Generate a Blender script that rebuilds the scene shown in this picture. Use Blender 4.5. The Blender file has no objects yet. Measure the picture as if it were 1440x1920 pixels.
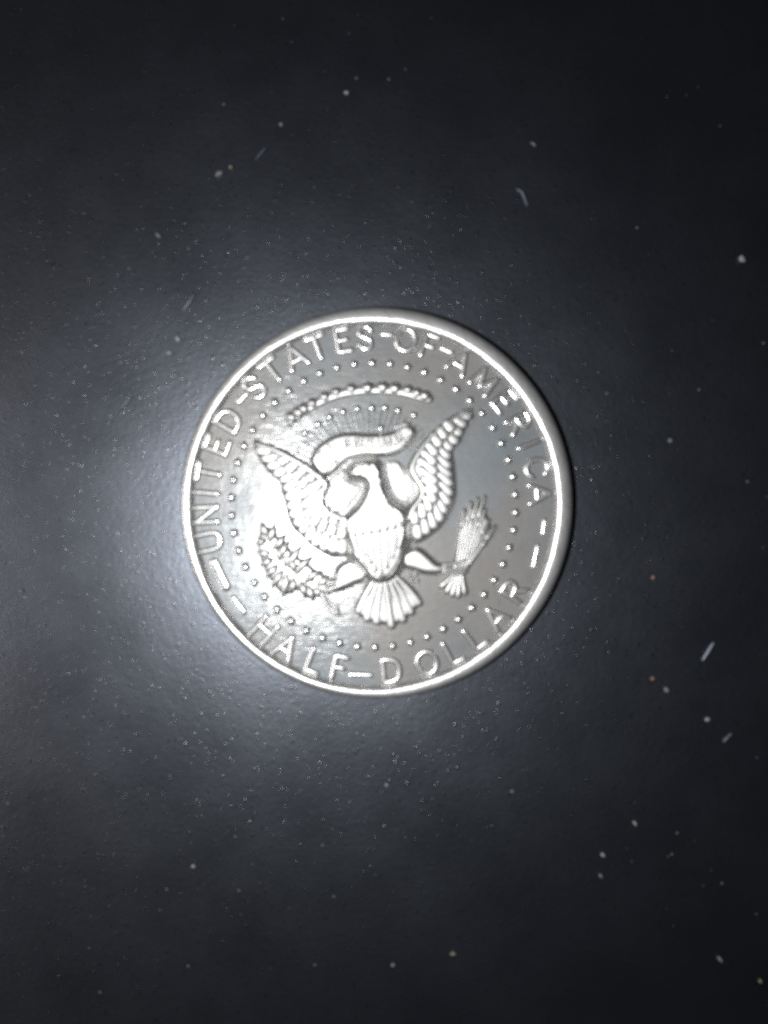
import bpy, math, random
import numpy as np
from mathutils import Vector

random.seed(7)
rng = np.random.default_rng(11)
SC = bpy.context.scene
COL = SC.collection

# ------------------------------------------------------------------ units
# lengths are metres; the coin is 30.6 mm across and was measured in photo
# pixels, 732 of them over its diameter
S = 30.6e-3 / 732.0
FIELD = 42.0            # height of the coin's flat field above the table (px units)
CX, CY = 706.0, 943.0   # coin centre
DX, DY = 700.5, 947.0   # centre of the (slightly off-centre) struck design
CAMH = 66e-3            # lens above the coin's field

# ------------------------------------------------------------------ camera
cam_d = bpy.data.cameras.new("camera")
cam = bpy.data.objects.new("camera", cam_d)
COL.objects.link(cam)
SC.camera = cam
cam.location = ((720 - CX) * S, -(960 - CY) * S, CAMH + FIELD * S)
cam_d.sensor_fit = 'HORIZONTAL'
cam_d.sensor_width = 36.0
cam_d.lens = 36.0 * CAMH / (1440 * S)
cam_d.clip_start = 0.001
cam_d.clip_end = 20.0
cam_d.dof.use_dof = True
cam_d.dof.focus_distance = 0.090
cam_d.dof.aperture_fstop = 31.0

# ------------------------------------------------------------------ light
w = bpy.data.worlds.new("World")
SC.world = w
w.use_nodes = True
bg = w.node_tree.nodes["Background"]
bg.inputs[0].default_value = (0.80, 0.90, 1.0, 1)
bg.inputs[1].default_value = 0.009


def area(name, loc, target, size, power, colour):
    l = bpy.data.lights.new(name, 'AREA')
    l.shape = 'DISK'
    l.size = size
    l.energy = power
    l.color = colour
    o = bpy.data.objects.new(name, l)
    COL.objects.link(o)
    o.location = loc
    d = Vector(target) - Vector(loc)
    o.rotation_euler = d.to_track_quat('-Z', 'Y').to_euler()
    return o


# the phone's flash, beside its lens
FL = ((428 - CX) * S, -(1014 - CY) * S, CAMH + FIELD * S)
area("phone_flash", FL, (FL[0] + 0.004, FL[1], 0), 0.0045, 0.040, (0.97, 0.985, 1.0))
# a soft warm room lamp off to the left
area("room_lamp", (-0.58, -0.05, 0.52), (-0.02, 0, 0), 0.25, 1.35, (1.0, 0.95, 0.94))

SC.view_settings.view_transform = 'Standard'
SC.view_settings.look = 'None'
SC.view_settings.exposure = 0.0
SC.view_settings.gamma = 1.0
SC.view_settings.use_curve_mapping = False
SC.render.engine = 'CYCLES'
SC.cycles.use_denoising = False
SC.cycles.max_bounces = 6


# ------------------------------------------------------------------ materials
def mat(name):
    m = bpy.data.materials.new(name)
    m.use_nodes = True
    nt = m.node_tree
    for n in list(nt.nodes):
        nt.nodes.remove(n)
    out = nt.nodes.new("ShaderNodeOutputMaterial")
    return m, nt, out


def N(nt, kind, **kw):
    n = nt.nodes.new(kind)
    for k, v in kw.items():
        if k in n.inputs:
            n.inputs[k].default_value = v
        else:
            setattr(n, k, v)
    return n


def metal(nt, col, rough):
    return N(nt, "ShaderNodeBsdfPrincipled", **{"Base Color": (*col, 1), "Metallic": 1.0, "Roughness": rough})


def bump_chain(nt, specs):
    """specs: (height socket, strength, distance)"""
    prev = None
    for h, st, dist in specs:
        b = N(nt, "ShaderNodeBump", Strength=st, Distance=dist)
        nt.links.new(h, b.inputs["Height"])
        if prev:
            nt.links.new(prev.outputs[0], b.inputs["Normal"])
        prev = b
    return prev.outputs[0]


def coin_metal(name, col_a, rough_a, col_b, rough_b, fac, flow=True, micro=1.0, tone=None):
    m, nt, out = mat(name)
    geo = N(nt, "ShaderNodeNewGeometry")
    # hairlines: noise stretched along one direction
    mp = N(nt, "ShaderNodeMapping")
    mp.inputs["Rotation"].default_value = (0, 0, math.radians(-38))
    mp.inputs["Scale"].default_value = (700, 11000, 700)
    nt.links.new(geo.outputs["Position"], mp.inputs["Vector"])
    hair = N(nt, "ShaderNodeTexNoise", Scale=1.0, Detail=1.0, Roughness=0.6)
    nt.links.new(mp.outputs[0], hair.inputs["Vector"])
    peel = N(nt, "ShaderNodeTexNoise", Scale=1500.0, Detail=1.0, Roughness=0.55)
    nt.links.new(geo.outputs["Position"], peel.inputs["Vector"])
    fine = N(nt, "ShaderNodeTexNoise", Scale=5000.0, Detail=0.0, Roughness=0.6)
    nt.links.new(geo.outputs["Position"], fine.inputs["Vector"])
    nrm = bump_chain(nt, [(peel.outputs[0], 0.5 * micro, 0.00006), (fine.outputs[0], 0.35 * micro, 0.00003)]
                     + ([(hair.outputs[0], 0.6, 0.00002)] if flow else []))
    a = metal(nt, col_a, rough_a)
    b = metal(nt, col_b, rough_b)
    for p in (a, b):
        nt.links.new(nrm, p.inputs["Normal"])
    if tone:                      # patchy toning of the old silver, cool to warm
        tn = N(nt, "ShaderNodeTexNoise", Scale=75.0, Detail=3.0, Roughness=0.55)
        nt.links.new(geo.outputs["Position"], tn.inputs["Vector"])
        rp = N(nt, "ShaderNodeValToRGB")
        rp.color_ramp.elements[0].position = 0.38
        rp.color_ramp.elements[0].color = (*tone[0], 1)
        rp.color_ramp.elements[1].position = 0.62
        rp.color_ramp.elements[1].color = (*tone[1], 1)
        nt.links.new(tn.outputs[0], rp.inputs[0])
        nt.links.new(rp.outputs[0], b.inputs["Base Color"])
    # handling haze: the rough share of the surface varies from place to place
    var = N(nt, "ShaderNodeTexNoise", Scale=260.0, Detail=3.0, Roughness=0.6)
    nt.links.new(geo.outputs["Position"], var.inputs["Vector"])
    mr = N(nt, "ShaderNodeMapRange")
    mr.inputs["From Min"].default_value = 0.3
    mr.inputs["From Max"].default_value = 0.7
    mr.inputs["To Min"].default_value = fac - 0.10
    mr.inputs["To Max"].default_value = fac + 0.10
    nt.links.new(var.outputs[0], mr.inputs["Value"])
    mix = N(nt, "ShaderNodeMixShader")
    nt.links.new(mr.outputs[0], mix.inputs[0])
    nt.links.new(a.outputs[0], mix.inputs[1])
    nt.links.new(b.outputs[0], mix.inputs[2])
    nt.links.new(mix.outputs[0], out.inputs[0])
    return m


M_FIELD = coin_metal("coin_field_silver", (0.44, 0.44, 0.43), 0.23, (0.42, 0.425, 0.43), 0.70, 0.79, micro=0.4, tone=((0.345, 0.378, 0.398), (0.395, 0.378, 0.362)))
M_RELIEF = coin_metal("coin_relief_silver", (0.70, 0.695, 0.68), 0.27, (0.62, 0.615, 0.60), 0.50, 0.85, flow=False, micro=0.25)
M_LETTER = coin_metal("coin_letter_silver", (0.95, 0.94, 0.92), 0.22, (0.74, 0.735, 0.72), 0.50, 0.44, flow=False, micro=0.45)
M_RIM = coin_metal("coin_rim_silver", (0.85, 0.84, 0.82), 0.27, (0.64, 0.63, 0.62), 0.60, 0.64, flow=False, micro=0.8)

# black satin table
M_TABLE, nt, out = mat("black_table_finish")
geo = N(nt, "ShaderNodeNewGeometry")
n1 = N(nt, "ShaderNodeTexNoise", Scale=5200.0, Detail=1.0, Roughness=0.6)
n2 = N(nt, "ShaderNodeTexVoronoi", Scale=2300.0)
n2.feature = 'SMOOTH_F1'
n3 = N(nt, "ShaderNodeTexNoise", Scale=120.0, Detail=5.0, Roughness=0.65)
for n in (n1, n2, n3):
    nt.links.new(geo.outputs["Position"], n.inputs["Vector"])
nrm = bump_chain(nt, [(n2.outputs["Distance"], 0.22, 0.00003), (n1.outputs[0], 0.28, 0.00003)])
p = N(nt, "ShaderNodeBsdfPrincipled", **{"Base Color": (0.004, 0.005, 0.008, 1), "Roughness": 0.5, "IOR": 2.8, "Specular Tint": (0.86, 0.93, 1.06, 1)})
mr = N(nt, "ShaderNodeMapRange")
mr.inputs["From Min"].default_value = 0.25
mr.inputs["From Max"].default_value = 0.75
mr.inputs["To Min"].default_value = 0.29
mr.inputs["To Max"].default_value = 0.35
nt.links.new(n3.outputs[0], mr.inputs["Value"])
nt.links.new(mr.outputs[0], p.inputs["Roughness"])
nt.links.new(nrm, p.inputs["Normal"])
nt.links.new(p.outputs[0], out.inputs[0])


def plain(name, col, rough=0.6, ior=1.5):
    m, nt, out = mat(name)
    geo = N(nt, "ShaderNodeNewGeometry")
    nz = N(nt, "ShaderNodeTexNoise", Scale=9000.0, Detail=2.0)
    nt.links.new(geo.outputs["Position"], nz.inputs["Vector"])
    mx = N(nt, "ShaderNodeMix", data_type='RGBA')
    mx.inputs[6].default_value = (*[c * 0.75 for c in col], 1)
    mx.inputs[7].default_value = (*col, 1)
    nt.links.new(nz.outputs[0], mx.inputs[0])
    p = N(nt, "ShaderNodeBsdfPrincipled", **{"Roughness": rough, "IOR": ior})
    nt.links.new(mx.outputs[2], p.inputs["Base Color"])
    nt.links.new(p.outputs[0], out.inputs[0])
    return m


M_DUST_W = plain("white_crumb", (0.33, 0.34, 0.33))
M_DUST_G = plain("grey_lint", (0.20, 0.21, 0.23))
M_DUST_R = plain("reddish_lint", (0.28, 0.17, 0.15))
M_DUST_Y = plain("yellowish_lint", (0.24, 0.22, 0.15))
M_FIBRE = plain("pale_fibre", (0.34, 0.38, 0.44), 0.35)
M_SMEAR = plain("dull_lint", (0.15, 0.17, 0.20), 0.4)
M_PIT = plain("table_grain_bead", (0.008, 0.009, 0.012), 0.26, 2.2)


# ------------------------------------------------------------------ mesh helpers
def mk(name, verts, faces, m, parent=None, smooth=True):
    me = bpy.data.meshes.new(name)
    me.from_pydata([tuple(v) for v in verts], [], [tuple(f) for f in faces])
    me.update()
    if smooth:
        me.polygons.foreach_set("use_smooth", [True] * len(me.polygons))
    me.materials.append(m)
    o = bpy.data.objects.new(name, me)
    COL.objects.link(o)
    if parent:
        o.parent = parent
    return o


def P(px, py, h=0.0):
    """photo position on the coin's face -> coin space (metres)"""
    return ((px - CX) * S, -(py - CY) * S, (FIELD + h) * S)


def spline(pts, n, closed=False):
    """Catmull-Rom through pts, resampled to n points of equal spacing"""
    p = np.array(pts, float)
    k = len(p)
    if closed:
        idx = [np.roll(p, 1, 0), p, np.roll(p, -1, 0), np.roll(p, -2, 0)]
    else:
        e = np.vstack([2 * p[0] - p[1], p, 2 * p[-1] - p[-2]])
        idx = [e[:-3], e[1:-2], e[2:-1], e[3:]]
    t = np.linspace(0, 1, 12, endpoint=False)[None, :, None]
    a, b, c, d = [q[:, None, :] for q in idx]
    q = 0.5 * (2 * b + (c - a) * t + (2 * a - 5 * b + 4 * c - d) * t ** 2 + (3 * b - a - 3 * c + d) * t ** 3)
    q = q.reshape(-1, p.shape[1])
    q = np.vstack([q, p[:1] if closed else p[-1:]])
    seg = np.linalg.norm(np.diff(q[:, :2], axis=0), axis=1)
    s = np.concatenate([[0], np.cumsum(seg)])
    u = np.linspace(0, s[-1], n, endpoint=not closed)
    return np.stack([np.interp(u, s, q[:, j]) for j in range(q.shape[1])], 1)


def stroke(verts, faces, pts, wid, hgt, base=0.0, n=None, cs=7, sharp=0.75, taper=None, smooth_path=True, round_ends=True):
    """raised bar with a rounded top along a path, appended to verts/faces (px units)"""
    pts = np.array(pts, float)
    L = np.sum(np.linalg.norm(np.diff(pts, axis=0), axis=1))
    n = n or max(4, int(L / 5) + 2)
    q = spline(pts, n) if (smooth_path and len(pts) > 2) else \
        np.stack([np.interp(np.linspace(0, 1, n), np.linspace(0, 1, len(pts)), pts[:, j]) for j in range(2)], 1)
    tan = np.gradient(q, axis=0)
    tan /= np.linalg.norm(tan, axis=1)[:, None] + 1e-9
    rows = []
    for i in range(n):
        t = i / (n - 1)
        f = taper(t) if taper else (1.0, 1.0)
        rows.append((q[i], tan[i], wid * f[0], hgt * f[1]))
    if round_ends:
        w0, h0 = rows[0][2], rows[0][3]
        w1, h1 = rows[-1][2], rows[-1][3]
        caps0, caps1 = [], []
        for a in (1.0, 0.92, 0.7, 0.38):
            k = math.sqrt(max(0, 1 - a * a)) if a < 1 else 0.05
            caps0.append((q[0] - tan[0] * w0 * a, tan[0], w0 * k, h0 * k))
            caps1.append((q[-1] + tan[-1] * w1 * a, tan[-1], w1 * k, h1 * k))
        rows = caps0 + rows + caps1[::-1]
    b0 = len(verts)
    for c, tg, wd, hg in rows:
        nx, ny = -tg[1], tg[0]
        for j in range(cs):
            ph = math.pi * j / (cs - 1)
            z = base + hg * (math.sin(ph) ** sharp if 0 < j < cs - 1 else 0.0)
            if j in (0, cs - 1):
                z = min(base - 2.0, -1.0)
            verts.append(P(c[0] + nx * wd * math.cos(ph), c[1] + ny * wd * math.cos(ph), z))
    for i in range(len(rows) - 1):
        for j in range(cs - 1):
            a = b0 + i * cs + j
            faces.append((a, a + 1, a + cs + 1, a + cs))
    return verts, faces


def stroke_obj(name, paths, wid, hgt, m, parent, **kw):
    v, f = [], []
    for pth in paths:
        stroke(v, f, pth, wid, hgt, **kw)
    return mk(name, v, f, m, parent)


def poly_sd(poly, X, Y):
    """signed distance (inside positive) to a polygon"""
    d2 = np.full(X.shape, 1e18)
    ins = np.zeros(X.shape, bool)
    n = len(poly)
    for i in range(n):
        ax, ay = poly[i]
        bx, by = poly[(i + 1) % n]
        ex, ey = bx - ax, by - ay
        wx, wy = X - ax, Y - ay
        t = np.clip((wx * ex + wy * ey) / (ex * ex + ey * ey + 1e-12), 0, 1)
        d2 = np.minimum(d2, (wx - ex * t) ** 2 + (wy - ey * t) ** 2)
        c = ((ay <= Y) & (by > Y)) | ((by <= Y) & (ay > Y))
        with np.errstate(divide='ignore', invalid='ignore'):
            xi = ax + (Y - ay) / (by - ay) * ex
        ins ^= c & (X < xi)
    return np.sqrt(d2) * np.where(ins, 1, -1)


def relief(name, outline, H, edge, m, parent, dome=0.0, dome_w=40.0, base=0.0, step=1.6, grow=0.0, smooth=True, extra=None, lift=2.0):
    """raised shape with a steep rounded edge, as a height field over its outline"""
    poly = spline(outline, max(60, len(outline) * 8), closed=True) if smooth else np.array(outline, float)
    x0, y0 = poly.min(0) - 4 - grow
    x1, y1 = poly.max(0) + 4 + grow
    xs = np.arange(x0, x1 + step, step)
    ys = np.arange(y0, y1 + step, step)
    X, Y = np.meshgrid(xs, ys)
    grow += lift
    d = poly_sd(poly, X, Y) + grow
    t = np.clip(d / edge, 0, 1)
    z = base + H * np.sin(t * np.pi / 2)
    if dome:
        td = np.clip(d / dome_w, 0, 1)
        z = z + dome * (1 - (1 - td) ** 2)
    if extra is not None:
        z = z + extra(X, Y, d)
    z = np.where(d < 0, base + np.maximum(d * 2.0, -4.0), z)
    keep = d > -2.2
    cell = keep[:-1, :-1] & keep[1:, :-1] & keep[:-1, 1:] & keep[1:, 1:]
    idx = -np.ones(X.shape, int)
    use = np.zeros(X.shape, bool)
    for a in (slice(0, -1), slice(1, None)):
        for b in (slice(0, -1), slice(1, None)):
            use[a, b] |= cell
    idx[use] = np.arange(use.sum())
    V = np.stack([(X[use] - CX) * S, -(Y[use] - CY) * S, (FIELD + z[use]) * S], 1)
    r, c = np.nonzero(cell)
    F = np.stack([idx[r, c], idx[r + 1, c], idx[r + 1, c + 1], idx[r, c + 1]], 1)
    return mk(name, V.tolist(), F.tolist(), m, parent)


def dome_mesh(name, cx, cy, rx, ry, h, m, parent, base=0.0, rings=4, seg=14, rot=0.0, wob=0.0):
    v, f = [], []
    ca, sa = math.cos(rot), math.sin(rot)
    for i in range(rings + 1):
        a = i / rings * math.pi / 2
        for j in range(seg):
            b = 2 * math.pi * j / seg
            k = 1 + wob * math.sin(3 * b + cx)
            ex, ey = rx * k * math.cos(a) * math.cos(b), ry * k * math.cos(a) * math.sin(b)
            z = base + h * math.sin(a) if i else min(base - 2, -1)
            v.append(P(cx + ex * ca - ey * sa, cy + ex * sa + ey * ca, z))
    for i in range(rings):
        for j in range(seg):
            a, b = i * seg + j, i * seg + (j + 1) % seg
            f.append((a, a + seg, b + seg, b))
    return mk(name, v, f, m, parent)


def tag(o, label=None, cat=None, group=None, kind=None):
    if label: o["label"] = label
    if cat: o["category"] = cat
    if group: o["group"] = group
    if kind: o["kind"] = kind
    return o


# ------------------------------------------------------------------ the table
tv, tf = [], []
T = 0.45
for z in (0.0, -0.02):
    tv += [(-T, -T, z), (T, -T, z), (T, T, z), (-T, T, z)]
tf = [(0, 1, 2, 3), (7, 6, 5, 4), (0, 4, 5, 1), (1, 5, 6, 2), (2, 6, 7, 3), (3, 7, 4, 0)]
table = mk("table_top", tv, tf, M_TABLE, smooth=False)
tag(table, "black satin table top with fine grain and specks of dust", "table top", kind="structure")

# ------------------------------------------------------------------ the coin
coin = bpy.data.objects.new("coin", None)
COL.objects.link(coin)
coin.empty_display_size = 0.01
tag(coin, "shiny silver half dollar with a heraldic eagle, lying on the black table", "coin")

# body: flat field, reeded edge, underside
NS = 720
ang = np.arange(NS) / NS * 2 * np.pi
RO = 366.0
ox, oy = CX - DX, CY - DY         # outer edge sits off the design's centre
v, f = [], []
rings = []


def ring_outer(r, z, reed=0.0):
    """circle round the coin's own centre"""
    rr = r + reed * (0.5 - 0.5 * np.cos(ang * 150))
    b = len(v)
    for a, q in zip(ang, rr):
        v.append((math.cos(a) * q * S, math.sin(a) * q * S, z * S))
    rings.append(b)


def ring_design(r, z):
    b = len(v)
    for a in ang:
        v.append(((DX - CX + math.cos(a) * r) * S, (-(DY - CY) + math.sin(a) * r) * S, z * S))
    rings.append(b)


def join_rings():
    for b0, b1 in zip(rings[:-1], rings[1:]):
        for j in range(NS):
            k = (j + 1) % NS
            f.append((b0 + j, b0 + k, b1 + k, b1 + j))


ring_outer(352, 0.0); ring_outer(361, 1.5); ring_outer(365, 5, -1.5); ring_outer(366, 9, -3.0)
ring_outer(366, 38, -3.0); ring_outer(365.6, 41.0, -1.0); ring_outer(364.5, 42.0)
rings_wall = list(rings)
ring_design(335, FIELD)
join_rings()
c0 = len(v); v.append((0, 0, FIELD * S)); c1 = len(v); v.append((0, 0, 0.0))
for j in range(NS):
    k = (j + 1) % NS
    f.append((rings[-1] + j, rings[-1] + k, c0))
    f.append((rings[0] + k, rings[0] + j, c1))
body = mk("body", v, f, M_FIELD, coin)

# rim: crest ring with uneven inner edge, rounding over to the outer edge
v, f, rings = [], [], []
wob = 1.1 * np.sin(ang * 3 + 1.0) + 0.8 * np.sin(ang * 7 + 0.3) + 0.5 * np.sin(ang * 17 + 2) + 0.35 * np.sin(ang * 41)


def ring_mix(rd, z, ro=None, k=0.0, wk=0.0):
    b = len(v)
    for i, a in enumerate(ang):
        r = rd + wob[i] * wk
        x = DX - CX + math.cos(a) * r
        y = -(DY - CY) + math.sin(a) * r
        if ro is not None:
            x = x * (1 - k) + math.cos(a) * ro * k
            y = y * (1 - k) + math.sin(a) * ro * k
        v.append((x * S, y * S, (FIELD + z) * S))
    rings.append(b)


ring_mix(336.0, -2, wk=0.8); ring_mix(337.0, 0.6, wk=1); ring_mix(339.5, 3.5, wk=1)
ring_mix(342.2, 6.6, wk=0.7); ring_mix(345.0, 8.4, wk=0.5); ring_mix(348.5, 9.2, wk=0.2)
ring_mix(352.5, 9.5); ring_mix(355.5, 9.1, 359.0, 0.5); ring_mix(358, 8.3, 362.0, 0.85); ring_mix(359, 7.2, 364.3, 0.95)
ring_mix(360, 5.2, 365.8, 1.0); ring_mix(362, 2.5, 366.3, 1.0); ring_mix(362, -2.5, 366.4, 1.0); ring_mix(362, -5.0, 364.5, 1.0)
join_rings()
rim = mk("rim", v, f, M_RIM, coin)

# ---- lettering -------------------------------------------------------------
GL = {  # strokes in a box x -0.5..0.5, y 0 (foot) .. 1 (top)
    'U': [[(-.42, 1), (-.42, .38), (-.3, .08), (0, 0), (.3, .08), (.42, .38), (.42, 1)]],
    'N': [[(-.42, 0), (-.42, 1)], [(-.42, 1), (.42, 0)], [(.42, 0), (.42, 1)]],
    'I': [[(0, 0), (0, 1)]],
    'T': [[(0, 0), (0, 1)], [(-.48, 1), (.48, 1)]],
    'E': [[(-.36, 0), (-.36, 1)], [(-.36, 1), (.4, 1)], [(-.36, .52), (.25, .52)], [(-.36, 0), (.42, 0)]],
    'D': [[(-.42, 0), (-.42, 1)], [(-.42, 1), (.05, .98), (.36, .8), (.44, .5), (.36, .2), (.05, .02), (-.42, 0)]],
    'S': [[(.38, .82), (.2, .98), (-.12, 1), (-.36, .84), (-.34, .62), (0, .5), (.34, .38), (.38, .16), (.14, 0), (-.18, .01), (-.4, .18)]],
    'A': [[(-.46, 0), (0, 1)], [(0, 1), (.46, 0)], [(-.28, .34), (.28, .34)]],
    'O': [[(0, 1), (-.33, .87), (-.47, .5), (-.33, .13), (0, 0), (.33, .13), (.47, .5), (.33, .87), (0, 1)]],
    'F': [[(-.34, 0), (-.34, 1)], [(-.34, 1), (.42, 1)], [(-.34, .5), (.25, .5)]],
    'M': [[(-.52, 0), (-.42, 1)], [(-.42, 1), (0, .18)], [(0, .18), (.42, 1)], [(.42, 1), (.52, 0)]],
    'R': [[(-.38, 0), (-.38, 1)], [(-.38, 1), (.15, .98), (.38, .76), (.15, .52), (-.38, .5)], [(0, .5), (.42, 0)]],
    'C': [[(.4, .82), (.15, .99), (-.2, .94), (-.44, .62), (-.42, .32), (-.16, .04), (.18, .02), (.42, .2)]],
    'L': [[(-.32, 0), (-.32, 1)], [(-.32, 0), (.42, 0)]],
    'H': [[(-.42, 0), (-.42, 1)], [(.42, 0), (.42, 1)], [(-.42, .52), (.42, .52)]],
    'P': [[(-.38, 0), (-.38, 1)], [(-.38, 1), (.15, .98), (.38, .74), (.15, .48), (-.38, .48)]],
    'B': [[(-.38, 0), (-.38, 1)], [(-.38, 1), (.2, .96), (.32, .75), (.1, .53), (-.38, .52)], [(-.38, .52), (.2, .5), (.42, .26), (.2, .02), (-.38, 0)]],
}


def letter(ch, cx, cy, up, hgt, wid, parent, sw, sh, base=0.0, m=M_LETTER, label=None, sharp=1.15):
    """up: unit vector (photo axes, y down) towards the letter's top"""
    ux, uy = up
    rx, ry = -uy, ux             # the letter's right, photo axes
    v, f = [], []
    for k, st in enumerate(GL[ch]):
        pts = [(cx + rx * a * wid + ux * (b - .5) * hgt, cy + ry * a * wid + uy * (b - .5) * hgt) for a, b in st]
        stroke(v, f, pts, sw, sh * (1 - 0.03 * k), base=base, sharp=sharp, cs=7)
    o = mk("letter", v, f, m, parent)
    if label: o["label"] = label
    return o


TOP = [('U', 390, 1016, 42), ('N', 387, 965, 38), ('I', 386, 924, 34), ('T', 390, 886, 38), ('E', 406, 834, 36), ('D', 427, 787, 40),
       ('S', 477, 726, 36), ('T', 510, 694, 38), ('A', 553, 668, 42), ('T', 596, 652, 38), ('E', 643, 637, 34), ('S', 685, 632, 32),
       ('O', 762, 634, 42), ('F', 806, 645, 32), ('A', 863, 678, 42), ('M', 908, 715, 42), ('E', 945, 752, 34), ('R', 973, 793, 36),
       ('I', 993, 833, 34), ('C', 1008, 877, 40), ('A', 1015, 926, 42)]
for ch, x, y, wd in TOP:
    dx, dy = x - DX, y - DY
    r = math.hypot(dx, dy)
    rr = 0.35 * r + 0.65 * 313.5
    letter(ch, DX + dx / r * rr, DY + dy / r * rr, (dx / r, dy / r), 41, wd * .88, coin, 6.6, 4.6)
BOT = [('H', 497, 1180, 40), ('A', 537, 1215, 42), ('L', 589, 1241, 34), ('F', 636, 1253, 32), ('D', 734, 1259, 40), ('O', 801, 1243, 44),
       ('L', 849, 1222, 34), ('L', 890, 1195, 34), ('A', 930, 1158, 42), ('R', 962, 1107, 38)]
for ch, x, y, wd in BOT:
    dx, dy = x - DX, y - DY
    r = math.hypot(dx, dy)
    rr = 0.35 * r + 0.65 * 311.5
    letter(ch, DX + dx / r * rr, DY + dy / r * rr, (-dx / r, -dy / r), 42, wd * .88, coin, 6.6, 4.6)

# dashes between and beside the words
for a, b, wd in [((448, 753), (463, 737), 5.5), ((717, 627), (735, 628), 4.6), ((829, 653), (847, 661), 5.2), ((656, 1265), (696, 1266), 5.0),
                 ((402, 1054), (424, 1100), 8.5), ((438, 1122), (458, 1148), 5.2),
                 ((1021, 976), (1018, 1000), 4.4), ((1008, 1024), (1000, 1062), 4.4)]:
    stroke_obj("dash", [[a, b]], wd + 1, 4.0, M_LETTER, coin, cs=7, sharp=1.1)

# ---- ring of fifty stars -------------------------------------------------
def star_mesh(r, h):
    v, f = [], []
    K = 10
    prof = [(1.05, -1.0), (1.0, 0.05), (0.82, 0.45), (0.5, 0.84), (0.22, 0.98)]
    for k, (q, z) in enumerate(prof):
        for j in range(K):
            a = math.pi / 2 + 2 * math.pi * j / K
            rad = r * (1.0 if j % 2 == 0 else 0.62 + 0.3 * (k / 4))
            v.append((rad * q * math.cos(a) * S, rad * q * math.sin(a) * S, (z * h if z > 0 else -1.5) * S))
    v.append((0, 0, h * 1.03 * S))
    for k in range(len(prof) - 1):
        for j in range(K):
            l = (j + 1) % K
            f.append((k * K + j, k * K + l, (k + 1) * K + l, (k + 1) * K + j))
    t = (len(prof) - 1) * K
    for j in range(K):
        f.append((t + j, t + (j + 1) % K, len(v) - 1))
    me = bpy.data.meshes.new("star")
    me.from_pydata(v, [], f)
    me.polygons.foreach_set("use_smooth", [True] * len(me.polygons))
    me.materials.append(M_LETTER)
    return me


STAR = star_mesh(10.5, 5.0)


def star(px, py, rot, sc=1.0, parent=coin):
    o = bpy.data.objects.new("star", STAR)
    COL.objects.link(o)
    o.parent = parent
    o.location = P(px, py)
    o.rotation_euler = (random.uniform(-.05, .05), random.uniform(-.05, .05), rot)
    o.scale = (sc, sc, sc)
    return o


for k in range(50):
    a = math.radians(90.6 + 7.2 * k)
    star(DX + 267 * math.cos(a), DY - 267 * math.sin(a), a - math.pi / 2, 1.0 + random.uniform(-.06, .06))
for x, y in [(572, 812), (596, 795), (618, 782), (643, 772), (670, 766), (697, 765), (722, 764), (746.5, 769), (776, 778), (714, 803)]:
    star(x, y, math.radians(8), 0.88)

# ---- cloud arc ---------------------------------------------------------------
cpath = [(545, 789), (570, 771), (600, 753), (632, 740), (660, 734), (691, 731), (720, 731), (750, 734), (780, 741), (804, 748)]
v, f = [], []
stroke(v, f, cpath, 9.5, 5.5, n=40, cs=9)
cloud = mk("cloud_arc", v, f, M_RELIEF, coin)
puffs = [(548, 785), (561, 776), (571, 769), (587, 759), (610, 747), (632, 738), (660, 732), (691, 730), (719, 729), (742, 731), (766, 734), (783, 740), (798, 745)]
for i, (x, y) in enumerate(puffs):
    r = 11.5 + random.uniform(-1, 1.2)
    dome_mesh("cloud_puff", x - 1, y - 3, r * 1.1, r, 9.0, M_RELIEF, cloud, rot=random.uniform(-.3, .3))

# ---- rays of light behind the scroll ----------------------------------------
for k in range(30):
    a = math.radians(18 + 138 * k / 29)
    r0, r1 = (92, 148) if 25 < k * 5 < 120 else (100, 150)
    p0 = (690 + r0 * math.cos(a), 905 - r0 * 0.95 * math.sin(a))
    p1 = (690 + r1 * math.cos(a), 905 - r1 * 0.95 * math.sin(a))
    stroke_obj("ray", [[p0, p1]], 3.4 if k % 2 else 2.2, 0.6 if k % 2 else 0.4, M_FIELD, coin, n=4, cs=5, sharp=1.0, round_ends=False)

# ---- wings -----------------------------------------------------------------
def path_at(pts, ts):
    q = spline(pts, 200)
    return [q[int(np.clip(t, 0, 1) * 199)] for t in ts]


def feather_row(parent, inner, outer, n, wid, h0, h1, base, reach=1.0, lag=0.0):
    """overlapping feathers from an inner line to an outer line"""
    ts = np.linspace(0.02, 0.98, n)
    A, B = path_at(inner, ts - lag), path_at(outer, ts)
    for i in range(n):
        a, b = np.array(A[i]), np.array(B[i])
        e = a + (b - a) * reach
        mid = (a + e) / 2 + np.array([(e - a)[1], -(e - a)[0]]) * 0.04
        v, f = [], []
        stroke(v, f, [a, mid, e], wid * random.uniform(.93, 1.07), h0, base=base, n=6, cs=7, sharp=.55,
               taper=lambda t: (0.8 + 0.25 * t, 1 + (h1 / h0 - 1) * t))
        mk("feather", v, f, M_RELIEF, parent)


LW_UP = [(477, 829), (495, 834), (517, 841), (536, 848), (557, 861), (578, 873), (595, 886), (611, 899), (617, 908)]
LW_IN = [(609, 927), (607, 944), (613, 956), (625, 965), (641, 970), (650, 985), (656, 1015), (662, 1044)]
LW_OUT = [(644, 1041), (627, 1042), (611, 1036), (599, 1029), (585, 1020), (568, 1003), (553, 989), (544, 970), (539, 949), (536, 935), (530, 917), (528, 902), (507, 884), (490, 861)]
lw = relief("wing", LW_UP + LW_IN + LW_OUT, 14.0, 14, M_RELIEF, coin, dome=0.8, dome_w=30, lift=4.0)
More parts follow.
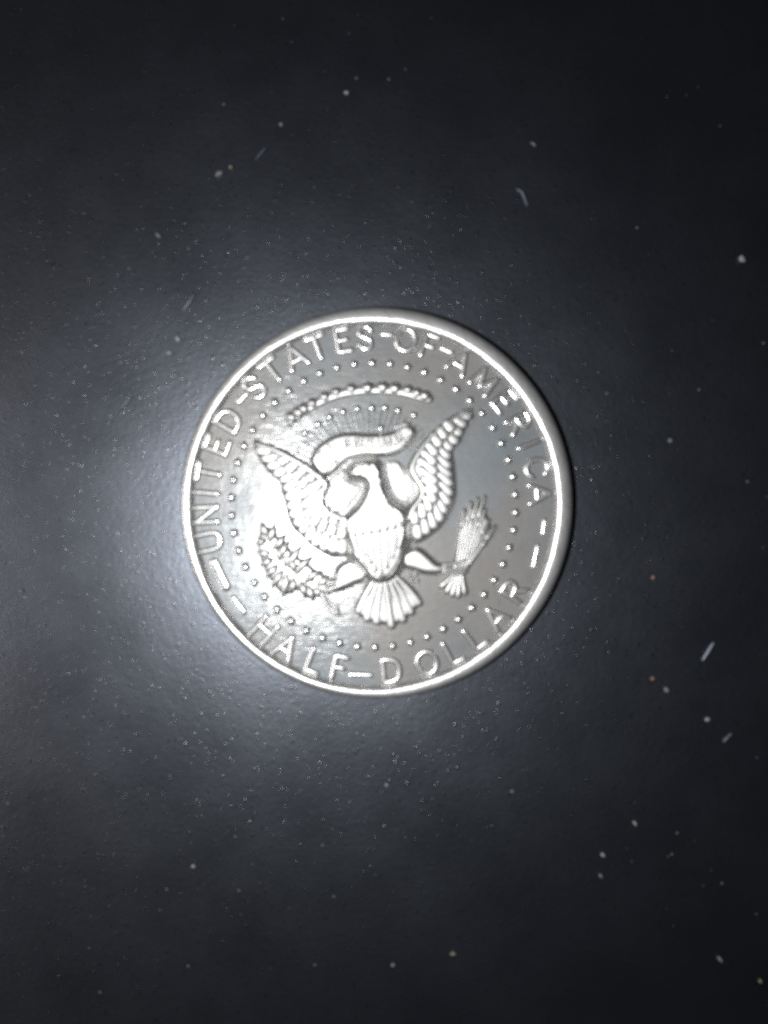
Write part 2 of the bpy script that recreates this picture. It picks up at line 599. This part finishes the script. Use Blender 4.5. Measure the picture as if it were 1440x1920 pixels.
# outer flight feathers, middle row, shoulder row
feather_row(lw, [(503, 845), (548, 885), (563, 905), (565, 925), (570, 947), (577, 968), (588, 983), (603, 993), (622, 1003), (650, 1010)],
            [(486, 842), (512, 880), (534, 905), (538, 925), (543, 947), (549, 970), (559, 987), (574, 1005), (598, 1026), (648, 1036)], 16, 9.6, 3.0, 2.2, 12.9, reach=.80, lag=.01)
feather_row(lw, [(540, 857), (580, 890), (592, 905), (594, 925), (597, 945), (606, 960), (622, 974), (648, 985)],
            [(528, 862), (556, 892), (567, 908), (569, 925), (574, 946), (581, 966), (600, 988), (645, 1003)], 11, 10.6, 3.0, 3.0, 15.0, lag=.01)
feather_row(lw, [(572, 875), (606, 905), (603, 925), (602, 942), (610, 955), (628, 968), (648, 975)],
            [(566, 881), (590, 905), (596, 925), (599, 945), (606, 960), (622, 975), (648, 985)], 8, 9.5, 2.6, 2.6, 16.8)
stroke_obj("leading_edge", [[(484, 834), (517, 845), (557, 866), (594, 891), (611, 907), (605, 930), (606, 948), (618, 962), (640, 972)]], 6.0, 4.0, M_RELIEF, lw,
           base=14.2, taper=lambda t: (.55 + .45 * min(1, 3 * t), .6 + .6 * min(1, 3 * t)))

RW_UP = [(884, 767), (870, 771), (851, 781), (832, 794), (820, 804), (807, 816), (794, 830), (783, 844), (771, 865), (766, 882), (773, 896), (781, 905), (786, 919), (781, 934), (768, 947)]
RW_IN = [(764, 960), (767, 980), (769, 1009)]
RW_OUT = [(778, 1016), (792, 1012), (805, 1003), (823, 989), (837, 970), (847, 950), (853, 926), (852, 900), (850, 874), (847, 856), (848, 842), (862, 825), (864, 815), (872, 802), (872, 790), (881, 780)]
rw = relief("wing", RW_UP + RW_IN + RW_OUT, 14.0, 14, M_RELIEF, coin, dome=0.8, dome_w=30, lift=4.0)
feather_row(rw, [(868, 776), (838, 806), (826, 825), (821, 845), (819, 866), (821, 892), (822, 917), (818, 943), (808, 957), (797, 971), (775, 985)],
            [(878, 777), (862, 812), (853, 834), (841, 848), (842, 870), (844, 895), (846, 920), (842, 944), (830, 968), (812, 990), (780, 1010)], 16, 9.6, 3.0, 2.2, 12.9, reach=.80, lag=.01)
feather_row(rw, [(838, 795), (806, 825), (795, 845), (788, 868), (794, 892), (799, 910), (798, 932), (790, 948), (772, 962)],
            [(846, 800), (824, 827), (815, 845), (812, 866), (814, 892), (816, 915), (812, 938), (802, 956), (775, 978)], 12, 10.6, 3.0, 3.0, 15.0, lag=.01)
stroke_obj("leading_edge", [[(876, 772), (851, 786), (822, 809), (797, 834), (778, 864), (773, 882), (781, 897), (790, 910), (793, 922), (788, 937), (774, 955), (769, 972)]], 6.2, 5.5, M_RELIEF, rw,
           base=13.8, taper=lambda t: (.5 + .5 * min(1, 2.2 * t), .5 + .5 * min(1, 2.2 * t)))

# ---- scroll ---------------------------------------------------------------------
scroll = relief("ribbon", [(584, 860), (595, 840), (611, 827), (634, 816), (660, 813), (690, 815), (726, 813), (742, 807), (757, 797), (772, 800), (780, 811), (772, 826),
                           (757, 842), (737, 852), (712, 855), (686, 854), (657, 860), (642, 870), (628, 884), (613, 893), (596, 884), (588, 873)],
                9.0, 10, M_RELIEF, coin, dome=0.6, dome_w=18, lift=3.0)
stroke_obj("ribbon_fold", [[(741, 803), (752, 797), (764, 797)]], 5.5, 9.5, M_RELIEF, scroll)
stroke_obj("ribbon_fold", [[(768, 806), (770, 815), (762, 826)]], 6, 11.5, M_RELIEF, scroll)
stroke_obj("ribbon_fold", [[(612, 884), (622, 872), (632, 864)]], 6, 11.5, M_RELIEF, scroll)
stroke_obj("ribbon_fold", [[(760, 838), (740, 846), (722, 850)]], 4, 11.0, M_RELIEF, scroll)
motto = "EPLURIBUSUNUM"
ml = spline([(603, 858), (620, 843), (645, 834), (675, 832), (705, 833), (735, 830), (756, 820)], 200)
gaps = [0, 1.7, 2.7, 3.7, 4.7, 5.5, 6.2, 7.2, 8.2, 9.7, 10.8, 11.8, 12.9]
for ch, g in zip(motto, gaps):
    i = int(6 + g / 12.9 * 186)
    t = ml[min(i + 2, 199)] - ml[max(i - 2, 0)]
    t /= np.linalg.norm(t)
    letter(ch, ml[i][0], ml[i][1], (t[1], -t[0]), 16.0, 9.5, scroll, 2.1, 6.0, base=8.0, m=M_RELIEF)
# folds of the scroll beside the neck
lf = relief("ribbon", [(614, 908), (616, 896), (630, 884), (642, 876), (650, 884), (652, 896), (666, 904), (682, 910), (676, 926), (664, 943), (650, 958), (634, 964), (620, 956), (612, 942), (612, 926)],
            1.6, 9, M_RELIEF, coin, dome=0.2, dome_w=14, lift=-2.0)
for pth in ([(622, 912), (628, 926), (627, 942)], [(636, 892), (642, 904), (640, 918)], [(650, 906), (652, 918), (642, 938)], [(664, 912), (660, 924), (652, 938)]):
    stroke_obj("ribbon_fold", [pth], 4.6, 2.6, M_RELIEF, lf, sharp=1.1)
rf = relief("ribbon", [(722, 866), (734, 860), (750, 864), (763, 878), (772, 896), (783, 912), (785, 924), (777, 937), (763, 944), (748, 938), (737, 924), (729, 904), (724, 884)],
            1.6, 9, M_RELIEF, coin, dome=0.2, dome_w=14, lift=-2.0)
for pth in ([(728, 868), (733, 878), (737, 892)], [(743, 870), (752, 886), (757, 900)], [(762, 892), (769, 908), (770, 924)], [(746, 912), (756, 926), (764, 932)]):
    stroke_obj("ribbon_fold", [pth], 4.6, 2.6, M_RELIEF, rf, sharp=1.1)

# ---- legs and tail -----------------------------------------------------------------
leg = relief("leg", [(632, 1066), (645, 1054), (664, 1050), (690, 1074), (684, 1088), (668, 1094), (651, 1102), (632, 1108), (606, 1112), (604, 1104), (622, 1101), (627, 1088)], 10.0, 11, M_RELIEF, coin, dome=2.0, dome_w=18, lift=3.0)
for pth in ([(634, 1098), (618, 1103), (604, 1108)], [(636, 1090), (622, 1092), (612, 1098)], [(640, 1082), (630, 1076), (626, 1084)]):
    stroke_obj("talon", [pth], 4.2, 11.0, M_RELIEF, leg)
leg2 = relief("leg", [(756, 1040), (774, 1027), (790, 1030), (808, 1045), (822, 1056), (850, 1060), (864, 1066), (856, 1074), (836, 1072), (818, 1076), (797, 1075), (778, 1069), (758, 1062)], 10.0, 11, M_RELIEF, coin, dome=2.0, dome_w=18, lift=3.0)
for pth in ([(830, 1060), (852, 1056), (872, 1050)], [(830, 1066), (856, 1066), (878, 1060)], [(830, 1071), (852, 1074), (872, 1072)]):
    stroke_obj("talon", [pth], 4.8, 13.0, M_RELIEF, leg2)
for x, y in [(767, 1078), (779, 1077), (782, 1089), (772, 1088)]:
    dome_mesh("talon", x, y, 5.5, 5.0, 4.5, M_RELIEF, leg2)

tail = relief("tail", [(694, 1088), (682, 1112), (669, 1134), (668, 1146), (680, 1156), (694, 1163), (711, 1167), (736, 1170), (757, 1162), (770, 1149), (788, 1130), (783, 1115), (772, 1101), (756, 1086), (725, 1076)],
              7.0, 9, M_RELIEF, coin, dome=1.0, dome_w=20, lift=3.5)
tips = [(674, 1144), (689, 1158), (707, 1164), (734, 1171), (755, 1160), (770, 1146), (784, 1129)]
roots = [(706, 1080), (710, 1082), (715, 1084), (722, 1086), (729, 1085), (735, 1083), (741, 1080)]
for i, (a, b) in enumerate(zip(roots, tips)):
    v, f = [], []
    stroke(v, f, [a, ((a[0] + b[0]) / 2 + (b[0] - 722) * .05, (a[1] + b[1]) / 2), b], 9.0, 5.4 + (1.0 if i == 3 else 0), base=4.4, n=9, cs=7, sharp=.65,
           taper=lambda t: (0.55 + 0.5 * t, 1.1 - 0.35 * t))
    mk("feather", v, f, M_RELIEF, tail)
    if i < 6:
        c = tips[i + 1]
        q = ((b[0] + c[0]) / 2, (b[1] + c[1]) / 2 - 8)
        v, f = [], []
        r2 = roots[i + 1]
        stroke(v, f, [((a[0] + r2[0]) / 2, 1088), q], 6.0, 5.6, base=3.4, n=7, cs=7, taper=lambda t: (0.6 + 0.4 * t, 1.05 - .3 * t))
        mk("feather", v, f, M_RELIEF, tail)

# ---- eagle's body, head and shield -------------------------------------------------
def plumage(X, Y, d):
    k = np.clip(d / 12, 0, 1)
    return 0.35 * k * np.sin(X * 0.55 + 1.7 * np.sin(Y * 0.13)) * np.sin(Y * 0.42 + 0.6 * np.sin(X * 0.21))


eb = relief("eagle_body", [(650, 889), (654, 878), (667, 867), (690, 861), (708, 864), (717, 877), (722, 900), (728, 922), (739, 940), (755, 951), (765, 962), (767, 985), (765, 1027),
                           (757, 1058), (746, 1077), (730, 1090), (712, 1093), (695, 1088), (678, 1066), (661, 1046), (653, 1018), (646, 995), (645, 974), (655, 961),
                           (670, 947), (681, 926), (686, 910), (680, 902), (668, 900), (655, 899), (653, 895)],
            21.0, 17.0, M_RELIEF, coin, dome=0.8, dome_w=50, grow=3.0, extra=plumage)
stroke_obj("beak", [[(675, 887), (663, 885), (656, 889), (653, 897)]], 5.5, 15.0, M_RELIEF, eb, taper=lambda t: (1.1 - .6 * t, 1 - .35 * t))
dome_mesh("eye", 682, 879, 3.2, 2.8, 23.5, M_RELIEF, eb)
stroke_obj("brow", [[(668, 875), (680, 872), (694, 875)]], 3.0, 4.0, M_RELIEF, eb, base=19.5)

sh = relief("shield", [(657, 995), (680, 990), (705, 987), (735, 979), (760, 974), (763, 1000), (760, 1030), (752, 1054), (738, 1076), (720, 1088), (702, 1083), (682, 1062), (666, 1040), (659, 1018)],
            11.0, 9, M_RELIEF, coin, dome=1.0, dome_w=45, base=12.0, lift=-1.0)
ca, sa = math.cos(math.radians(-4)), math.sin(math.radians(-4))
for k in range(7):
    u = -44 + 14.6 * k
    top = (711 + u, 991 - u * 0.19)
    fall = max(28, 92 - abs(u) * 1.05)
    botp = (716 + u * 0.70, top[1] + fall - 4)
    stroke_obj("stripe", [[(top[0], top[1] + 4), ((top[0] + botp[0]) / 2 + u * .06, (top[1] + botp[1]) / 2), botp]], 5.2, 6.5, M_RELIEF, sh,
               base=21.8 - (abs(u) / 46) ** 3 * 3.5, n=8, cs=5, sharp=.8)
stroke_obj("chief_line", [[(660, 994), (690, 989), (720, 984), (759, 975)]], 2.4, 2.2, M_RELIEF, sh, base=22.4, n=14)

# ---- olive branch -------------------------------------------------------------------
ob = relief("olive_branch", [(484, 1014), (492, 992), (504, 990), (518, 1004), (534, 1018), (552, 1040), (570, 1052), (596, 1072), (625, 1088), (622, 1106), (600, 1114), (582, 1122),
                              (566, 1112), (556, 1104), (534, 1114), (514, 1094), (500, 1072), (488, 1042)], 3.0, 9, M_RELIEF, coin, dome=1.5, dome_w=16)
stroke_obj("stem_end", [[(603, 1112), (609, 1128), (618, 1142), (634, 1150)]], 5.2, 5.5, M_RELIEF, ob)
stroke_obj("stem_end", [[(612, 1112), (618, 1126), (636, 1142)]], 3.6, 4.5, M_RELIEF, ob)
LEAVES = [((500, 1012), (484, 1018), 0), ((502, 1008), (493, 984), 0), ((506, 1018), (514, 988), 0), ((510, 1036), (486, 1036), 0), ((514, 1046), (492, 1058), 0),
          ((512, 1030), (532, 1006), 0), ((522, 1058), (503, 1078), 0), ((524, 1050), (540, 1020), 0), ((532, 1068), (514, 1096), 0), ((540, 1074), (532, 1112), 0),
          ((540, 1066), (562, 1030), 0), ((552, 1082), (548, 1108), 0), ((554, 1078), (582, 1050), 0), ((564, 1090), (570, 1116), 0), ((578, 1096), (588, 1122), 0),
          ((572, 1092), (600, 1074), 0), ((592, 1098), (612, 1082), 0), ((590, 1100), (600, 1116), 0), ((526, 1054), (520, 1030), 0), ((556, 1074), (548, 1050), 0), ((534, 1064), (546, 1042), 0)]
for a, b, _ in LEAVES:
    a, b = np.array(a, float), np.array(b, float)
    d = b - a
    b = b + d * 0.22
    mid = (a + b) / 2 + np.array([d[1], -d[0]]) * random.uniform(-.12, .12)
    v, f = [], []
    stroke(v, f, [a, mid, b], 8.8, 9.0 + random.uniform(-1.4, 1.4), n=9, cs=7, sharp=.7, taper=lambda t: (0.10 + 0.92 * math.sin(math.pi * min(1, .14 + .84 * t)), 0.55 + .45 * math.sin(math.pi * t)))
    mk("leaf", v, f, M_RELIEF, ob)
for x, y in [(543, 1094), (507, 1050), (587, 1088)]:
    dome_mesh("olive", x, y, 4.6, 4.2, 9.0, M_RELIEF, ob)

# ---- arrows ---------------------------------------------------------------------------
ab = relief("arrow_bundle", [(846, 1060), (857, 1030), (863, 995), (868, 968), (874, 956), (884, 950), (900, 950), (912, 965), (920, 985), (912, 1008), (898, 1036), (882, 1060), (868, 1080), (844, 1076)],
            7.0, 8, M_RELIEF, coin, dome=1.5, dome_w=16)
for b in [(869, 956), (882, 941), (890, 962), (895, 934), (908, 930), (909, 955), (916, 974), (928, 986), (918, 1004)]:
    a = np.array((862 + (b[0] - 890) * .28, 1062.0 + (b[0] - 890) * .1))
    b = np.array(b, float)
    v, f = [], []
    h = random.uniform(9.6, 11.2)
    stroke(v, f, [a, a * .3 + b * .7], 4.4, h, n=8, cs=7)
    stroke(v, f, [a * .28 + b * .72, b], 6.6, h + 1.5, n=7, cs=7, taper=lambda t: (1.0 - .45 * t, 1 - .3 * t))
    mk("arrow", v, f, M_RELIEF, ab)
for b in [(828, 1098), (838, 1108), (848, 1114), (859, 1116), (871, 1111)]:
    v, f = [], []
    stroke(v, f, [(858 + (b[0] - 850) * .35, 1078), b], 6.6, 8.5, base=0.0, n=6, cs=7, sharp=.65, taper=lambda t: (.75 + .3 * t, 1.0))
    mk("fletching", v, f, M_RELIEF, ab)

# ------------------------------------------------------------------ dust on the table
KT = (CAMH + FIELD * S) / CAMH


def TP(px, py):
    return (cam.location.x + (px - 720) * S * KT, cam.location.y - (py - 960) * S * KT)


def crumb(name, label, cat, px, py, r, m, flat=0.6, ecc=1.0, rot=0.0):
    """irregular grain: a lumpy low sphere resting on the table"""
    v, f = [], []
    x, y = TP(px, py)
    R = r * S
    R1, R2 = 6, 10
    rnd = [[random.uniform(.72, 1.18) for _ in range(R2)] for _ in range(R1 + 1)]
    ca, sa = math.cos(rot), math.sin(rot)
    for i in range(R1 + 1):
        a = -math.pi / 2 + math.pi * i / R1
        for j in range(R2):
            b = 2 * math.pi * j / R2
            k = rnd[i][j]
            ex, ey = R * ecc * math.cos(a) * math.cos(b) * k, R / ecc * math.cos(a) * math.sin(b) * k
            v.append((ex * ca - ey * sa, ex * sa + ey * ca, R * flat * (math.sin(a) * (k if a > 0 else 1) + 1)))
    for i in range(R1):
        for j in range(R2):
            k = (j + 1) % R2
            f.append((i * R2 + j, i * R2 + k, (i + 1) * R2 + k, (i + 1) * R2 + j))
    o = mk(name, v, f, m)
    o.location = (x, y, 0)
    return tag(o, label, cat, "larger dust specks on the table")


def fibre(label, pts, r, m):
    v, f = [], []
    q = spline(pts, 10) if len(pts) > 2 else np.linspace(pts[0], pts[1], 10)
    W = np.array([TP(a, b) for a, b in q])
    x0, y0 = W[0]
    tg = np.gradient(W, axis=0)
    tg /= np.linalg.norm(tg, axis=1)[:, None]
    for i in range(10):
        t = i / 9
        rr = r * S * (0.35 + 0.65 * math.sin(math.pi * (0.08 + 0.84 * t))) * random.uniform(.85, 1.15)
        for j in range(6):
            b = 2 * math.pi * j / 6
            v.append((W[i][0] - x0 - tg[i][1] * rr * math.cos(b), W[i][1] - y0 + tg[i][0] * rr * math.cos(b), r * S + rr * math.sin(b)))
    for i in range(9):
        for j in range(6):
            k = (j + 1) % 6
            f.append((i * 6 + j, i * 6 + k, (i + 1) * 6 + k, (i + 1) * 6 + j))
    f += [tuple(range(5, -1, -1)), tuple(range(54, 60))]
    o = mk("lint_fibre", v, f, m)
    o.location = (x0, y0, 0)
    return tag(o, label, "fibre", "lint fibres on the table")


W_, G_, R_, Y_ = M_DUST_W, M_DUST_G, M_DUST_R, M_DUST_Y
for lab, x, y, r, m, e, ro in [
    ("brightest white crumb on the table, far right and above the coin's level", 1390, 487, 7.0, W_, 1.15, 2.2),
    ("round white crumb below right of the coin, under the pale blue fibre", 1326, 1348, 5.2, W_, 1.0, 0),
    ("small reddish grain just left of the lower right crumb cluster", 1223, 1272, 4.6, R_, 1.0, 0),
    ("grey blue flake beside the reddish grain, below the pale blue fibre", 1249, 1293, 5.6, G_, 1.2, 2.2),
    ("reddish speck right of the coin, level with the word half dollar's end", 1224, 1082, 4.6, R_, 1.0, 0),
    ("faint grey speck right of the coin, level with the eagle's head", 1256, 826, 4.8, G_, 1.0, 0),
    ("grey flake at upper left, next to a tiny yellowish grain", 412, 327, 7.0, G_, 1.3, 0.5),
    ("tiny yellowish grain touching the grey flake at upper left", 433, 314, 4.0, Y_, 1.0, 0),
    ("pale grain high above the coin, topmost of the bright specks", 650, 175, 4.6, W_, 1.1, 0),
    ("grey grain above the coin at the end of a thin scratch-like fibre", 527, 234, 4.2, G_, 1.1, 0),
    ("pale pointed flake left of centre above the coin's left edge", 297, 442, 4.6, G_, 1.4, 2.4),
    ("bluish crumb just outside the coin's upper left rim, upper of two", 334, 636, 5.8, M_FIBRE, 1.1, 2.1),
    ("pale crumb just outside the coin's upper left rim, lower of two", 318, 662, 5.2, W_, 1.1, 0),
    ("grey crumb nearest the coin's upper left rim", 330, 703, 5.4, G_, 1.2, 2.3),
    ("single pale speck at lower left, far below the coin", 363, 1623, 4.2, W_, 1.1, 0),
    ("bright oblong grain at lower right, upper of a short line of three", 1190, 1543, 4.6, W_, 1.35, 2.2),
    ("pale grain at lower right, middle of a short line of three", 1130, 1602, 4.6, W_, 1.2, 2.4),
    ("dim grain at lower right, lowest of a short line of three", 1126, 1641, 4.4, G_, 1.2, 2.4),
    ("yellow grey speck near the bottom, right of centre", 850, 1787, 5.0, Y_, 1.3, 0),
    ("small pale speck near the bottom edge at centre", 737, 1808, 4.2, G_, 1.0, 0),
    ("tan grain close to the lower right corner", 1425, 1838, 4.2, Y_, 1.1, 2),
    ("grey flake near the lower right corner, left of the tan grain", 1349, 1797, 5.6, G_, 1.4, 2.4),
    ("faint speck at the far left edge, level with the eagle's tail", 40, 1108, 4.4, G_, 1.0, 0),
    ("small bright speck straight below the coin", 725, 1471, 3.6, W_, 1.0, 0),
    ("small bright speck below the coin towards the right", 960, 1483, 3.8, G_, 1.2, 0),
    ("grey grain on the left, above a faint pale smear", 228, 680, 3.4, G_, 1.0, 0),
]:
    crumb("dust_crumb", lab, "dust speck", x, y, r, m, ecc=e, rot=ro)
fibre("pale blue lint fibre right of the coin's lower edge", [(1316, 1238), (1326, 1222), (1337, 1204)], 3.0, M_FIBRE)
fibre("slanting bluish lint streak above the coin's upper left rim", [(343, 584), (353, 571), (365, 553)], 3.6, M_SMEAR)
fibre("thin straight fibre high at upper left, below a grey grain", [(480, 299), (489, 288), (498, 277)], 1.5, M_SMEAR)
fibre("short curved grey fibre above right of the coin", [(968, 355), (978, 361), (983, 372), (988, 386)], 2.3, M_SMEAR)
fibre("slanting pale smear of lint left of the coin", [(222, 770), (236, 758), (248, 744)], 3.4, M_SMEAR)
fibre("faint short fibre at right above the coin, near two dots", [(995, 268), (1000, 271), (1004, 275)], 2.4, G_)
fibre("grey double-ended fibre at lower right beside the white crumb", [(1355, 1391), (1362, 1383), (1371, 1374)], 2.6, M_SMEAR)

# fine dust and grain: far too much to count
v, f = [], []


def grain(px, py, r, hz):
    x, y = TP(px, py)
    b = len(v)
    K = 7
    for q, z in ((1.0, -0.1), (0.80, 0.55), (0.42, 0.9)):
        for j in range(K):
            a = 2 * math.pi * j / K + px
            v.append((x + r * S * q * math.cos(a), y + r * S * q * math.sin(a), z * hz * S))
    v.append((x, y, hz * S))
    for k in range(2):
        for j in range(K):
            l = (j + 1) % K
            f.append((b + k * K + j, b + k * K + l, b + (k + 1) * K + l, b + (k + 1) * K + j))
    for j in range(K):
        f.append((b + 2 * K + j, b + 2 * K + (j + 1) % K, b + 3 * K))


for _ in range(16000):
    px, py = random.uniform(-250, 1690), random.uniform(-250, 2170)
    if math.hypot(px - CX, py - CY) < 374:
        continue
    r = random.uniform(1.2, 2.2) if random.random() < .85 else random.uniform(2.2, 3.2)
    grain(px, py, r, r * random.uniform(.05, .13))
g = mk("table_grain", v, f, M_PIT)
tag(g, "fine raised grain of the black table surface", "grain", kind="stuff")
v, f = [], []
clumps = [(random.uniform(-250, 1690), random.uniform(-250, 2170), random.uniform(40, 170)) for _ in range(26)]
for _ in range(220):
    q = random.choice(clumps)
    px, py = random.gauss(q[0], q[2]), random.gauss(q[1], q[2])
    if math.hypot(px - CX, py - CY) < 376:
        continue
    grain(px, py, random.choice([0.7, 0.9, 1.2, 1.5, 2.2]), 1.2)
g = mk("fine_dust", v, f, M_DUST_G)
tag(g, "fine grey dust scattered over the black table", "dust", kind="stuff")
